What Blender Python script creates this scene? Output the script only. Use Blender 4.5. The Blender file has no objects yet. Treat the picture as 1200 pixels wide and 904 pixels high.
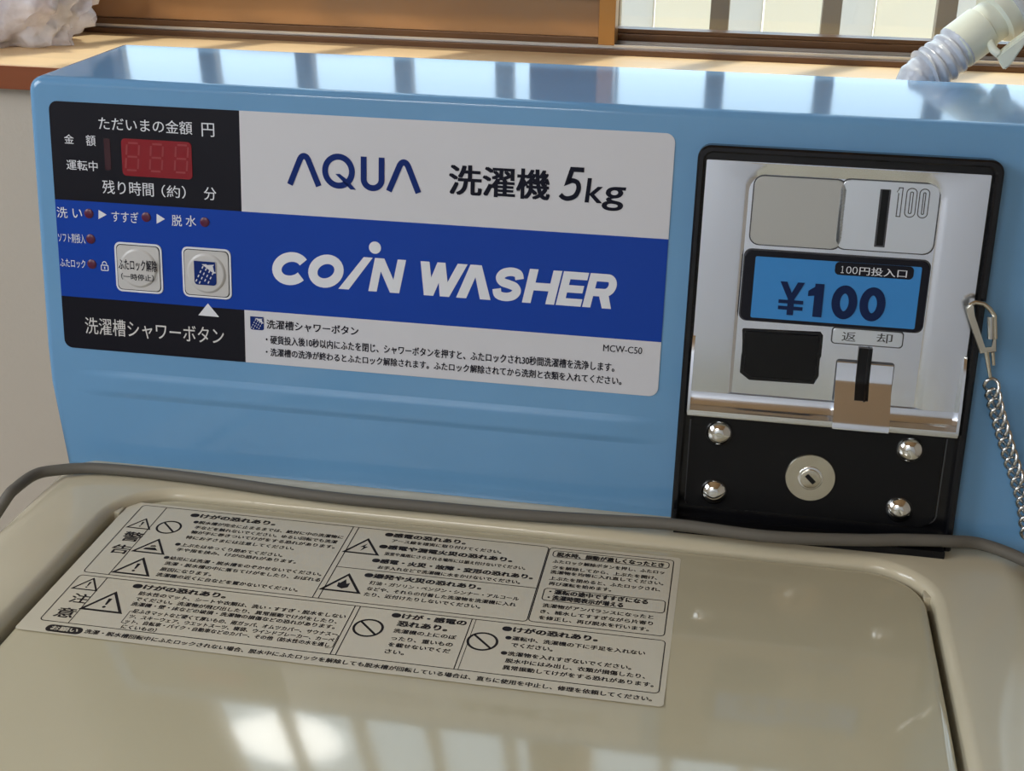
import bpy, bmesh, math, random
from mathutils import Vector, Matrix, noise

sc = bpy.context.scene
COL = sc.collection
PI = math.pi

# ------------------------------------------------------------------ camera
cam_d = bpy.data.cameras.new('camera')
cam = bpy.data.objects.new('camera', cam_d)
COL.objects.link(cam)
cam.location = (0.3575, -0.594, 0.3255)
cam.rotation_euler = (1.1599, -0.0137, 0.1779)
cam_d.sensor_width = 36.0
cam_d.lens = 1545.74 / 1200 * 36.0
cam_d.clip_start = 0.02
cam_d.clip_end = 200
sc.camera = cam

# ------------------------------------------------------------------ view, sky, sun, lamps
sc.view_settings.view_transform = 'Standard'
sc.view_settings.look = 'None'
sc.view_settings.gamma = 1.0
sc.view_settings.use_curve_mapping = False
sc.view_settings.exposure = 0.0

SKY_STRENGTH = 2.5
world = bpy.data.worlds.new('sky')
sc.world = world
world.use_nodes = True
wn, wl = world.node_tree.nodes, world.node_tree.links
wn.clear()
w_out = wn.new('ShaderNodeOutputWorld')
w_bg = wn.new('ShaderNodeBackground')
w_tc = wn.new('ShaderNodeTexCoord')
# pale hazy blue sky with a bright spot added for white reflections on the lid
w_dot = wn.new('ShaderNodeVectorMath'); w_dot.operation = 'DOT_PRODUCT'
w_dot.inputs[1].default_value = Vector((-0.288, 0.640, 0.7125)).normalized()
w_map = wn.new('ShaderNodeMapRange')
w_map.interpolation_type = 'SMOOTHSTEP'
w_map.inputs['From Min'].default_value = math.cos(math.radians(2.7))
w_map.inputs['From Max'].default_value = math.cos(math.radians(1.9))
w_mul = wn.new('ShaderNodeMath'); w_mul.operation = 'MULTIPLY_ADD'
w_mul.inputs[1].default_value = 6.5
w_mul.inputs[2].default_value = SKY_STRENGTH
w_mix = wn.new('ShaderNodeMix'); w_mix.data_type = 'RGBA'
w_mix.inputs['A'].default_value = (0.68, 0.85, 1.0, 1)
w_mix.inputs['B'].default_value = (1.0, 0.99, 0.97, 1)
wl.new(w_tc.outputs['Generated'], w_dot.inputs[0])
wl.new(w_dot.outputs['Value'], w_map.inputs['Value'])
wl.new(w_map.outputs['Result'], w_mul.inputs[0])
wl.new(w_map.outputs['Result'], w_mix.inputs['Factor'])
wl.new(w_mix.outputs['Result'], w_bg.inputs['Color'])
wl.new(w_mul.outputs['Value'], w_bg.inputs['Strength'])
wl.new(w_bg.outputs['Background'], w_out.inputs['Surface'])

def lamp(name, kind, energy, color, loc, direction, **kw):
    d = bpy.data.lights.new(name, kind)
    d.energy = energy
    d.color = color
    for k, v in kw.items():
        setattr(d, k, v)
    o = bpy.data.objects.new(name, d)
    COL.objects.link(o)
    o.location = loc
    o.rotation_euler = Vector(direction).to_track_quat('-Z', 'Y').to_euler()
    return o

lamp('sun', 'SUN', 4.2, (1.0, 0.93, 0.80), (0, 4, 5), (-0.20, -0.30, -1.05), angle=0.02)
# area lamps added out of view: left daylight (no window built), overhead room fill
lamp('side_daylight_fill', 'AREA', 17.0, (0.90, 0.95, 1.0), (-0.93, -0.62, 0.62), (1.0, 0.12, -0.42),
     shape='RECTANGLE', size=0.85, size_y=0.8)
lamp('ceiling_fill', 'AREA', 18.0, (1.0, 0.98, 0.96), (-0.40, -2.2, 1.36), (0, 0, -1),
     shape='RECTANGLE', size=0.8, size_y=0.5)

# ------------------------------------------------------------------ materials
def lin(r, g, b):
    f = lambda c: (c / 255 / 12.92) if c / 255 <= 0.04045 else ((c / 255 + 0.055) / 1.055) ** 2.4
    return (f(r), f(g), f(b), 1.0)

def mat(name, col, rough=0.5, metal=0.0, spec=0.5, coat=0.0, coat_rough=0.05, var=0.0, scale=40.0,
        bump=0.0, bump_scale=200.0, trans=0.0, stretch=(1, 1, 1), col2=None, sub=0.0):
    m = bpy.data.materials.new(name)
    m.use_nodes = True
    n, l = m.node_tree.nodes, m.node_tree.links
    p = n['Principled BSDF']
    p.inputs['Base Color'].default_value = col
    p.inputs['Roughness'].default_value = rough
    p.inputs['Metallic'].default_value = metal
    p.inputs['Specular IOR Level'].default_value = spec
    p.inputs['Coat Weight'].default_value = coat
    p.inputs['Coat Roughness'].default_value = coat_rough
    p.inputs['Transmission Weight'].default_value = trans
    if var > 0 or bump > 0:
        tc = n.new('ShaderNodeTexCoord')
        mp = n.new('ShaderNodeMapping')
        mp.inputs['Scale'].default_value = stretch
        l.new(tc.outputs['Object'], mp.inputs['Vector'])
    if var > 0:
        nz = n.new('ShaderNodeTexNoise')
        nz.inputs['Scale'].default_value = scale
        nz.inputs['Detail'].default_value = 5
        l.new(mp.outputs['Vector'], nz.inputs['Vector'])
        mx = n.new('ShaderNodeMix'); mx.data_type = 'RGBA'
        c2 = col2 or (col[0] * (1 - var), col[1] * (1 - var), col[2] * (1 - var), 1)
        mx.inputs['A'].default_value = col
        mx.inputs['B'].default_value = c2
        rp = n.new('ShaderNodeMapRange')
        rp.inputs['From Min'].default_value = 0.35
        rp.inputs['From Max'].default_value = 0.65
        l.new(nz.outputs['Fac'], rp.inputs['Value'])
        l.new(rp.outputs['Result'], mx.inputs['Factor'])
        l.new(mx.outputs['Result'], p.inputs['Base Color'])
    if bump > 0:
        nb = n.new('ShaderNodeTexNoise')
        nb.inputs['Scale'].default_value = bump_scale
        nb.inputs['Detail'].default_value = 3
        l.new(mp.outputs['Vector'], nb.inputs['Vector'])
        bp = n.new('ShaderNodeBump')
        bp.inputs['Strength'].default_value = bump
        bp.inputs['Distance'].default_value = 0.002
        l.new(nb.outputs['Fac'], bp.inputs['Height'])
        l.new(bp.outputs['Normal'], p.inputs['Normal'])
    return m

M = {}
M['blue'] = mat('blue_plastic', lin(106, 155, 198), 0.10, spec=0.5, var=0.05, scale=14)
M['beige'] = mat('cream_plastic', lin(198, 190, 166), 0.13, spec=0.5, var=0.06, scale=9)
M['lid'] = mat('cream_lid_plastic', lin(190, 182, 155), 0.07, spec=1.0, var=0.05, scale=11, bump=0.012, bump_scale=60)
M['cabinet'] = mat('cream_painted_steel', lin(205, 198, 180), 0.35)
M['film_black'] = mat('black_film', lin(15, 16, 27), 0.32, spec=0.25)
M['film_blue'] = mat('blue_film', lin(10, 60, 158), 0.32, spec=0.25)
M['film_white'] = mat('white_film', lin(202, 204, 211), 0.38, spec=0.35)
M['ink_white'] = mat('white_ink', lin(214, 218, 226), 0.45)
M['ink_pale'] = mat('pale_grey_ink', lin(205, 205, 205), 0.45)
M['ink_black'] = mat('black_ink', lin(14, 17, 34), 0.5, spec=0.15)
M['ink_navy'] = mat('navy_ink', lin(12, 40, 108), 0.5, spec=0.15)
M['ink_logo'] = mat('silver_white_ink', lin(216, 220, 228), 0.40)
M['red'] = mat('red_display_window', lin(128, 14, 30), 0.25)
M['red_dim'] = mat('dark_red_display', lin(52, 22, 34), 0.25)
M['red_seg'] = mat('red_segment', lin(142, 52, 58), 0.3)
M['led'] = mat('dark_red_lens', lin(82, 24, 56), 0.3)
M['key'] = mat('grey_button_plastic', lin(190, 190, 190), 0.3)
M['black'] = mat('black_plastic', lin(12, 13, 17), 0.22, spec=0.4)
M['black_matt'] = mat('black_painted_steel', lin(9, 10, 13), 0.42, spec=0.25)
M['hole'] = mat('black_inside', lin(8, 9, 12), 0.3, spec=0.3)
M['chrome'] = mat('satin_chrome', (0.84, 0.89, 0.97, 1), 0.17, metal=1.0, var=0.10, scale=16, stretch=(1, 1, 0.25))
M['chrome_dark'] = mat('engraved_chrome', (0.07, 0.075, 0.085, 1), 0.45, metal=0.3)
M['chrome_face'] = mat('brushed_chrome', (0.80, 0.86, 0.93, 1), 0.30, metal=1.0)
M['nickel'] = mat('nickel', (0.78, 0.79, 0.78, 1), 0.09, metal=1.0)
M['brass'] = mat('dull_brass_nickel', (0.62, 0.59, 0.50, 1), 0.25, metal=1.0)
M['blank'] = mat('satin_grey_plate', lin(178, 180, 178), 0.42, metal=0.35)
M['price_blue'] = mat('price_card_blue', lin(52, 132, 202), 0.22)
M['steel'] = mat('steel', (0.60, 0.61, 0.60, 1), 0.2, metal=1.0)
M['label'] = mat('label_film', lin(203, 196, 176), 0.2, spec=0.4)
M['label_ink'] = mat('label_ink', lin(34, 28, 26), 0.5, spec=0.2)
M['cord'] = mat('grey_rubber', lin(98, 95, 88), 0.55, spec=0.3)
M['wall'] = mat('cream_wallpaper', lin(188, 180, 168), 0.85, bump=0.15, bump_scale=350, var=0.03, scale=6)
M['ceil'] = mat('brown_board_ceiling', lin(196, 160, 116), 0.6, var=0.25, scale=4, stretch=(8, .4, 1))
M['wall_far'] = mat('pale_wallpaper', lin(238, 245, 255), 0.85)
M['floor'] = mat('floor_vinyl', lin(176, 160, 138), 0.5, var=0.15, scale=6)
M['sill'] = mat('pale_varnished_wood', lin(240, 208, 162), 0.38, var=0.12, scale=5, stretch=(0.35, 9, 9), bump=0.04)
M['sill_edge'] = mat('red_brown_wood', lin(138, 74, 40), 0.4, var=0.2, scale=5, stretch=(0.35, 9, 9))
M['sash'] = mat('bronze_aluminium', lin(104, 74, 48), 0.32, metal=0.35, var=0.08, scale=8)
M['sash_lit'] = mat('lit_bronze_aluminium', lin(176, 126, 66), 0.3, metal=0.4)  # lighter copy of the bronze: light on the stile put into its colour
M['sash_panel'] = mat('glossy_bronze_panel', lin(176, 134, 94), 0.13, metal=0.4, var=0.16, scale=4, stretch=(1, 1, 2.5))
M['alu'] = mat('bare_aluminium', lin(220, 216, 210), 0.3, metal=0.8)
M['bar'] = mat('taupe_painted_bars', lin(158, 138, 112), 0.5)
M['yard'] = mat('sunlit_cream_concrete', lin(240, 226, 200), 0.9, var=0.06, scale=2)
M['fence'] = mat('cream_boards', lin(255, 242, 218), 0.8)
M['hose'] = mat('grey_white_sleeve', lin(206, 212, 222), 0.25, bump=0.5, bump_scale=120, var=0.1, scale=40)
M['ivory'] = mat('ivory_plastic', lin(222, 226, 210), 0.35)
M['clear_nut'] = mat('frosted_clear_plastic', lin(226, 230, 232), 0.15, trans=0.35)

def glass_mat(name, tint, gloss):
    m = bpy.data.materials.new(name); m.use_nodes = True
    n, l = m.node_tree.nodes, m.node_tree.links
    n.clear()
    o = n.new('ShaderNodeOutputMaterial')
    t = n.new('ShaderNodeBsdfTransparent'); t.inputs['Color'].default_value = tint
    g = n.new('ShaderNodeBsdfGlossy'); g.inputs['Roughness'].default_value = 0.02
    lw = n.new('ShaderNodeLayerWeight'); lw.inputs['Blend'].default_value = 0.5
    pw = n.new('ShaderNodeMath'); pw.operation = 'POWER'; pw.inputs[1].default_value = 5.0
    f = n.new('ShaderNodeMath'); f.operation = 'MULTIPLY_ADD'; f.inputs[1].default_value = 0.9; f.inputs[2].default_value = gloss
    l.new(lw.outputs['Facing'], pw.inputs[0]); l.new(pw.outputs[0], f.inputs[0])
    x = n.new('ShaderNodeMixShader')
    l.new(f.outputs[0], x.inputs['Fac'])
    l.new(t.outputs['BSDF'], x.inputs[1]); l.new(g.outputs['BSDF'], x.inputs[2])
    l.new(x.outputs['Shader'], o.inputs['Surface'])
    return m
M['glass'] = glass_mat('window_glass', (0.95, 0.97, 0.97, 1), 0.04)

def film_mat(name, col, alpha, rough):
    m = bpy.data.materials.new(name); m.use_nodes = True
    n, l = m.node_tree.nodes, m.node_tree.links
    p = n['Principled BSDF']; o = n['Material Output']
    p.inputs['Base Color'].default_value = col
    p.inputs['Roughness'].default_value = rough
    n2 = n.new('ShaderNodeTexVoronoi'); n2.inputs['Scale'].default_value = 48; n2.feature = 'SMOOTH_F1'
    n2.inputs['Smoothness'].default_value = 0.25
    bp = n.new('ShaderNodeBump'); bp.inputs['Strength'].default_value = 0.9; bp.inputs['Distance'].default_value = 0.010
    l.new(n2.outputs['Distance'], bp.inputs['Height']); l.new(bp.outputs['Normal'], p.inputs['Normal'])
    t = n.new('ShaderNodeBsdfTransparent'); t.inputs['Color'].default_value = (0.97, 0.96, 0.98, 1)
    x = n.new('ShaderNodeMixShader')
    tc = n.new('ShaderNodeTexCoord')
    l.new(tc.outputs['Object'], n2.inputs['Vector'])
    nz = n.new('ShaderNodeTexNoise'); nz.inputs['Scale'].default_value = 38; nz.inputs['Detail'].default_value = 4
    mr = n.new('ShaderNodeMapRange')
    mr.inputs['From Min'].default_value = 0.35; mr.inputs['From Max'].default_value = 0.65
    mr.inputs['To Min'].default_value = alpha - 0.18; mr.inputs['To Max'].default_value = alpha + 0.22
    l.new(tc.outputs['Object'], nz.inputs['Vector']); l.new(nz.outputs['Fac'], mr.inputs['Value'])
    l.new(mr.outputs['Result'], x.inputs['Fac'])
    l.new(t.outputs['BSDF'], x.inputs[1]); l.new(p.outputs['BSDF'], x.inputs[2])
    l.new(x.outputs['Shader'], o.inputs['Surface'])
    return m
M['bag'] = film_mat('clear_crinkled_film', lin(244, 243, 250), 0.5, 0.10)
M['cloth_pink'] = mat('pale_pink_cloth', lin(240, 226, 232), 0.8)

# ------------------------------------------------------------------ geometry helpers
TH = 0.1147                     # the console's face leans back by this angle
ST, CT = math.sin(TH), math.cos(TH)
LZ = -0.0062                    # height of the lid's top
def face(p):                    # (along, up the face, out of the face) -> world
    u, v, w = p
    return Vector((u, v * ST - w * CT, v * CT + w * ST))
def lidp(p):
    return Vector((p[0], p[1], LZ + p[2]))
def ident(p):
    return Vector(p)

ORIGIN = {}                     # world position of every object that has children

class MB:
    """collects polygons of one mesh object"""
    def __init__(s, xf=ident):
        s.v, s.f, s.m, s.xf = [], [], [], xf
    def add(s, verts, faces, mi=0):
        b = len(s.v)
        s.v += [s.xf(tuple(p)) for p in verts]
        s.f += [tuple(b + i for i in f) for f in faces]
        s.m += [mi] * len(faces)
    def flat(s, loop, w, mi=0):
        s.add([(x, y, w) for x, y in loop], [tuple(range(len(loop)))], mi)
    def prism(s, loop, w0, w1, mi=0, bev=0.0, seg=2):
        n = len(loop)
        bm = bmesh.new()
        lo = [bm.verts.new((x, y, w0)) for x, y in loop]
        hi = [bm.verts.new((x, y, w1)) for x, y in loop]
        bm.faces.new(list(reversed(lo)))
        top = bm.faces.new(hi)
        for i in range(n):
            bm.faces.new((lo[i], lo[(i + 1) % n], hi[(i + 1) % n], hi[i]))
        if bev > 0:
            bmesh.ops.bevel(bm, geom=list(top.edges), offset=bev, segments=seg, affect='EDGES', profile=0.5)
        s.bm(bm, mi)
    def bm(s, bm, mi=0):
        bm.verts.index_update()
        s.add([v.co[:] for v in bm.verts], [[v.index for v in f.verts] for f in bm.faces], mi)
        bm.free()
    def box(s, a, b, mi=0, bev=0.0, seg=2):
        bm = bmesh.new()
        bmesh.ops.create_cube(bm, size=1.0)
        for v in bm.verts:
            v.co = Vector([a[i] + (b[i] - a[i]) * (v.co[i] + 0.5) for i in range(3)])
        if bev > 0:
            bmesh.ops.bevel(bm, geom=list(bm.edges), offset=bev, segments=seg, affect='EDGES', profile=0.5)
        s.bm(bm, mi)
    def loops(s, loops, mi=0, close=True, cap0=False, cap1=False):
        n = len(loops[0])
        vs = [p for lp in loops for p in lp]
        fs = []
        for k in range(len(loops) - 1):
            for i in range(n if close else n - 1):
                j = (i + 1) % n
                fs.append((k * n + i, k * n + j, (k + 1) * n + j, (k + 1) * n + i))
        if cap0: fs.append(tuple(reversed(range(n))))
        if cap1: fs.append(tuple((len(loops) - 1) * n + i for i in range(n)))
        s.add(vs, fs, mi)
    def lathe(s, c, prof, seg=32, mi=0, axis=(0, 0, 1)):
        """profile of (radius, height) pairs about an axis through c"""
        q = Vector((0, 0, 1)).rotation_difference(Vector(axis).normalized())
        lps = []
        for r, h in prof:
            lps.append([tuple(Vector(c) + q @ Vector((max(r, 1e-6) * math.cos(2 * PI * i / seg), max(r, 1e-6) * math.sin(2 * PI * i / seg), h))) for i in range(seg)])
        s.loops(lps, mi, True, True, True)
    def tube(s, pts, r, seg=12, mi=0, closed=False, flat=1.0):
        pts = [Vector(p) for p in pts]
        n = len(pts)
        lps = []
        up = Vector((0, 0, 1))
        for i, p in enumerate(pts):
            if closed:
                t = pts[(i + 1) % n] - pts[i - 1]
            else:
                t = pts[min(i + 1, n - 1)] - pts[max(i - 1, 0)]
            t.normalize()
            if i == 0:
                a = t.cross(up)
                if a.length < 1e-3: a = t.cross(Vector((1, 0, 0)))
            else:
                a = a - t * a.dot(t)
            a.normalize()
            b = t.cross(a)
            rr = r[i] if isinstance(r, (list, tuple)) else r
            lps.append([tuple(p + a * rr * math.cos(2 * PI * k / seg) + b * rr * flat * math.sin(2 * PI * k / seg)) for k in range(seg)])
        if closed:
            lps.append(lps[0])
            s.loops(lps, mi)
        else:
            s.loops(lps, mi, True, True, True)
    def stroke(s, pts, width, w, mi=0, closed=False):
        """a flat printed line"""
        n = len(pts)
        P = [Vector((p[0], p[1])) for p in pts]
        L, R_ = [], []
        for i in range(n):
            a = P[i - 1] if (i > 0 or closed) else None
            c = P[(i + 1) % n] if (i < n - 1 or closed) else None
            d0 = (P[i] - a).normalized() if a is not None else (c - P[i]).normalized()
            d1 = (c - P[i]).normalized() if c is not None else d0
            n0 = Vector((-d0.y, d0.x)); n1 = Vector((-d1.y, d1.x))
            m = n0 + n1
            if m.length < 1e-4: m = n0
            m.normalize()
            k = width / 2 / max(m.dot(n0), 0.35)
            L.append(P[i] + m * k); R_.append(P[i] - m * k)
        vs = [(p.x, p.y, w) for p in L] + [(p.x, p.y, w) for p in R_]
        fs = []
        for i in range(n if closed else n - 1):
            j = (i + 1) % n
            fs.append((n + i, n + j, j, i))
        s.add(vs, fs, mi)
    def disc(s, c, r, w, mi=0, seg=28, ry=None):
        ry = ry or r
        s.flat([(c[0] + r * math.cos(2 * PI * i / seg), c[1] + ry * math.sin(2 * PI * i / seg)) for i in range(seg)], w, mi)
    def text(s, txt, tl, br, w, mi=0, bold=0.0, shear=0.0):
        """lettering fitted into the box from its top left to its bottom right corner"""
        simple = len(txt) <= 4 and all(ord(ch) < 128 for ch in txt)
        vs, fs = glyphs(txt, bold if simple else 0.0, shear)
        if not vs: return
        x0 = min(p[0] for p in vs); x1 = max(p[0] for p in vs)
        y0 = min(p[1] for p in vs); y1 = max(p[1] for p in vs)
        kx = (br[0] - tl[0]) / max(x1 - x0, 1e-6); ky = (tl[1] - br[1]) / max(y1 - y0, 1e-6)
        # heavier lettering of dense characters: struck twice or four times, a hair apart
        e = 0.0 if simple else bold * .62
        hits = [(0, 0)] if e <= 0 else ([(-1, 0), (1, 0)] if e < .009 else [(-1, -.6), (1, -.6), (-1, .6), (1, .6)])
        for k, (ex, ey) in enumerate(hits):
            s.add([(tl[0] + (p[0] - x0 + ex * e) * kx, br[1] + (p[1] - y0 + ey * e) * ky, w + k * .000006) for p in vs], fs, mi)
    def build(s, name, mats, parent=None, smooth=40, weighted=True, **props):
        lo = Vector([min(v[i] for v in s.v) for i in range(3)])
        hi = Vector([max(v[i] for v in s.v) for i in range(3)])
        o3 = Vector(((lo.x + hi.x) / 2, (lo.y + hi.y) / 2, lo.z))
        me = bpy.data.meshes.new(name)
        me.from_pydata([tuple(v - o3) for v in s.v], [], s.f)
        if not isinstance(mats, (list, tuple)): mats = [mats]
        for m in mats: me.materials.append(m)
        for p, mi in zip(me.polygons, s.m):
            p.material_index = mi
            p.use_smooth = smooth > 0
        me.update()
        if smooth > 0:
            me.set_sharp_from_angle(angle=math.radians(smooth))
        o = bpy.data.objects.new(name, me)
        COL.objects.link(o)
        if smooth > 0 and weighted:
            wm_ = o.modifiers.new('weighted_normal', 'WEIGHTED_NORMAL')
            wm_.keep_sharp = True
        ORIGIN[o.name] = o3
        if parent is not None:
            o.parent = parent
            o.location = o3 - ORIGIN[parent.name]
        else:
            o.location = o3
        for k, v in props.items():
            o[k] = v
        return o

GLYPHS = {}
def glyphs(txt, bold=0.0, shear=0.0):
    key = (txt, bold, shear)
    if key in GLYPHS: return GLYPHS[key]
    cu = bpy.data.curves.new('lettering', 'FONT')
    cu.body = txt
    cu.size = 1.0
    cu.offset = bold
    cu.shear = shear
    cu.resolution_u = 3 if len(txt) > 4 else 7
    cu.fill_mode = 'FRONT'
    ob = bpy.data.objects.new('lettering', cu)
    COL.objects.link(ob)
    bpy.context.view_layer.update()
    me = bpy.data.meshes.new_from_object(ob.evaluated_get(bpy.context.evaluated_depsgraph_get()))
    vs = [tuple(v.co[:2]) for v in me.vertices]
    fs = [tuple(p.vertices) if p.normal.z > 0 else tuple(reversed(p.vertices)) for p in me.polygons]
    bpy.data.objects.remove(ob); bpy.data.curves.remove(cu); bpy.data.meshes.remove(me)
    GLYPHS[key] = (vs, fs)
    return GLYPHS[key]

def rrect(a, b, r=0.0, seg=6):
    """rounded rectangle between two opposite corners, counter-clockwise; r: one radius or (bl, br, tr, tl)"""
    x0, x1 = sorted((a[0], b[0])); y0, y1 = sorted((a[1], b[1]))
    rs = r if isinstance(r, (list, tuple)) else (r,) * 4
    pts = []
    for (cx, cy, sx, sy, a0), q in zip(((x0, y0, 1, 1, PI), (x1, y0, -1, 1, 1.5 * PI), (x1, y1, -1, -1, 0), (x0, y1, 1, -1, 0.5 * PI)), rs):
        if q <= 0:
            pts.append((cx, cy))
        else:
            for i in range(seg + 1):
                t = a0 + 0.5 * PI * i / seg
                pts.append((cx + sx * q + q * math.cos(t), cy + sy * q + q * math.sin(t)))
    return pts

def empty(name, loc, parent=None, **props):
    o = bpy.data.objects.new(name, None)
    COL.objects.link(o)
    o.empty_display_size = 0.05
    loc = Vector(loc)
    ORIGIN[o.name] = loc
    if parent is not None:
        o.parent = parent
        o.location = loc - ORIGIN[parent.name]
    else:
        o.location = loc
    for k, v in props.items(): o[k] = v
    return o

def smooth_path(pts, n=8):
    """Catmull-Rom through the points"""
    P = [Vector(p) for p in pts]
    P = [P[0] * 2 - P[1]] + P + [P[-1] * 2 - P[-2]]
    out = []
    for i in range(1, len(P) - 2):
        for k in range(n):
            t = k / n
            a, b, c, d = P[i - 1], P[i], P[i + 1], P[i + 2]
            out.append(0.5 * ((2 * b) + (c - a) * t + (2 * a - 5 * b + 4 * c - d) * t * t + (3 * b - a - 3 * c + d) * t ** 3))
    out.append(P[-2])
    return out

# ------------------------------------------------------------------ the room
FZ, CZ = -1.0, 1.42
WX0, WX1, WY0, WY1 = -1.0, 1.6, -2.7, 0.18     # inner faces of the walls
SX0, SX1 = -0.150, 1.15                          # window opening
SILL_Z, SILL_Y0, SILL_Y1 = 0.1770, 0.1700, 0.300
WIN_TOP = 1.05

b = MB(); b.box((WX0 - .1, WY0 - .1, FZ - .06), (WX1 + .1, WY1 + .2, FZ)); b.build('floor', M['floor'], smooth=0, kind='structure')
b = MB(); b.box((WX0 - .1, WY0 - .1, CZ), (WX1 + .1, WY1 + .2, CZ + .06)); b.build('ceiling', M['ceil'], smooth=0, kind='structure')
b = MB()
b.box((WX0 - .1, WY1, FZ), (WX1 + .1, WY1 + .15, SILL_Z - .016))
b.box((WX0 - .1, WY1, SILL_Z - .016), (SX0, WY1 + .15, CZ))
b.box((SX1, WY1, SILL_Z - .016), (WX1 + .1, WY1 + .15, CZ))
b.box((SX0, WY1, WIN_TOP), (SX1, WY1 + .15, CZ))
b.build('wall_back', M['wall'], smooth=0, kind='structure')
b = MB(); b.box((WX0 - .1, WY0, FZ), (WX0, WY1, CZ)); b.build('wall_left', M['wall'], smooth=0, kind='structure')
b = MB(); b.box((WX1, WY0, FZ), (WX1 + .1, WY1, CZ)); b.build('wall_right', M['wall'], smooth=0, kind='structure')
b = MB(); b.box((WX0 - .1, WY0 - .1, FZ), (WX1 + .1, WY0, CZ)); b.build('wall_front', M['wall_far'], smooth=0, kind='structure')

# sill: pale top board with a red-brown front edge
b = MB()
b.box((SX0, SILL_Y0, SILL_Z - .0155), (SX1, SILL_Y1, SILL_Z), 0, 0.0012)
b.box((SX0, SILL_Y0 - .0008, SILL_Z - .0155), (SX1, SILL_Y0 + .001, SILL_Z - .0012), 1)
b.build('trim_1', [M['sill'], M['sill_edge']], kind='structure')

# sliding window
win = empty('window_1', ((SX0 + SX1) / 2, 0.32, SILL_Z), kind='structure')
b = MB()
b.box((SX0, .299, SILL_Z - .012), (SX1, .345, SILL_Z + .0040), 0, .001)       # bottom track
b.box((SX0, .3035, SILL_Z + .0040), (SX1, .3050, SILL_Z + .0062), 1)          # bare rail
b.box((SX0, .3230, SILL_Z + .0040), (SX1, .3245, SILL_Z + .0062), 1)
b.box((SX0, .299, SILL_Z), (SX0 + .022, .345, WIN_TOP), 0)
b.box((SX1 - .022, .299, SILL_Z), (SX1, .345, WIN_TOP), 0)
b.box((SX0, .299, WIN_TOP - .02), (SX1, .345, WIN_TOP), 0)
b.build('window_frame', [M['sash'], M['alu']], win)
# left sash, nearer: tall lower panel, glass above
SL0, SL1 = SX0 + .022, .2680
PZ = .2120
b = MB()
b.box((SL0, .3010, SILL_Z + .0062), (SL1 - .0112, .3190, SILL_Z + .0105), 0, .0006)
b.box((SL0, .3010, PZ), (.2110, .3190, PZ + .007), 0, .0006)
b.box((.2110, .3010, PZ), (SL1 - .0112, .3190, WIN_TOP - .022), 0, .0006)
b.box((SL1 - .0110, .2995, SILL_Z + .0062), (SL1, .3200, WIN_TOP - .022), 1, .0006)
b.box((SL0, .3010, PZ), (SL0 + .036, .3190, WIN_TOP - .022), 0, .0006)
b.box((SL0, .3010, WIN_TOP - .05), (SL1, .3190, WIN_TOP - .022), 0, .0006)
b.build('sash', [M['sash'], M['sash_lit']], win)
b = MB()
b.box((SL0, .3040, SILL_Z + .0105), (SL1 - .0112, .3160, PZ), 0, .0004)
b.build('sash_panel', M['sash_panel'], win)
b = MB(); b.box((SL0 + .04, .3090, PZ + .007), (.2110, .3120, WIN_TOP - .05)); b.build('window_pane', M['glass'], win, smooth=0)
# right sash, farther: shallow dark rail
SR0, SR1 = .235, SX1 - .022
b = MB()
b.box((SR0, .3215, SILL_Z + .0062), (SR1, .3385, SILL_Z + .0110), 0, .0006)
b.box((SR0, .3240, SILL_Z + .0110), (SR1, .3360, SILL_Z + .0140), 0, .0004)
b.box((SR0, .3215, SILL_Z + .0062), (.2655, .3385, WIN_TOP - .022), 0, .0006)
b.box((SR1 - .04, .3215, SILL_Z + .0062), (SR1, .3385, WIN_TOP - .022), 0, .0006)
b.box((SR0, .3215, WIN_TOP - .05), (SR1, .3385, WIN_TOP - .022), 0, .0006)
b.build('sash', [M['sash']], win)
b = MB(); b.box((.2655, .3290, SILL_Z + .0140), (SR1 - .04, .3320, WIN_TOP - .05)); b.build('window_pane', M['glass'], win, smooth=0)

# outside: security bars, low pale boards and the sunlit yard
M['board_grey'] = mat('pale_grey_boards', lin(230, 224, 216), 0.8)
fe = empty('board_fence', (.3, 1.31, -1.2), label='low sunlit fence of cream and pale grey boards seen beyond the window bars', category='fence')
for k in range(-16, 26):
    x = .222 + .1496 * k
    b = MB(); b.box((x, 1.300, -1.2), (x + .086, 1.318, .20), 0, .002); b.build('cream_board', M['fence'], fe)
    b = MB(); b.box((x + .088, 1.304, -1.2), (x + .1476, 1.322, .20), 0, .002); b.build('grey_board', M['board_grey'], fe)
b = MB(); b.box((-30, .6, -1.3), (30, 45, -1.2)); b.build('yard_ground', M['yard'], smooth=0, kind='structure')
gr = empty('window_grille', (.2, .40, .10), label='taupe vertical security bars standing outside the window glass', category='window bars')
b = MB(); b.box((-.70, .396, .090), (1.25, .412, .104), 0, .001); b.build('rail', M['bar'], gr)
for k in range(-8, 16):
    x = .0195 + .0785 * k
    b = MB(); b.box((x - .0068, .3935, .088), (x + .0068, .4065, 1.12), 0, .001)
    b.build('bar', M['bar'], gr)

# ------------------------------------------------------------------ the washing machine
wm = empty('washing_machine', (0.26, -0.22, FZ),
           label='pale blue and cream coin-operated top-loading washing machine below the window', category='washing machine')

b = MB()
b.box((0.004, -.560, FZ), (.516, .115, -.048), 0, .012, 3)
b.build('cabinet', M['cabinet'], wm)

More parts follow.
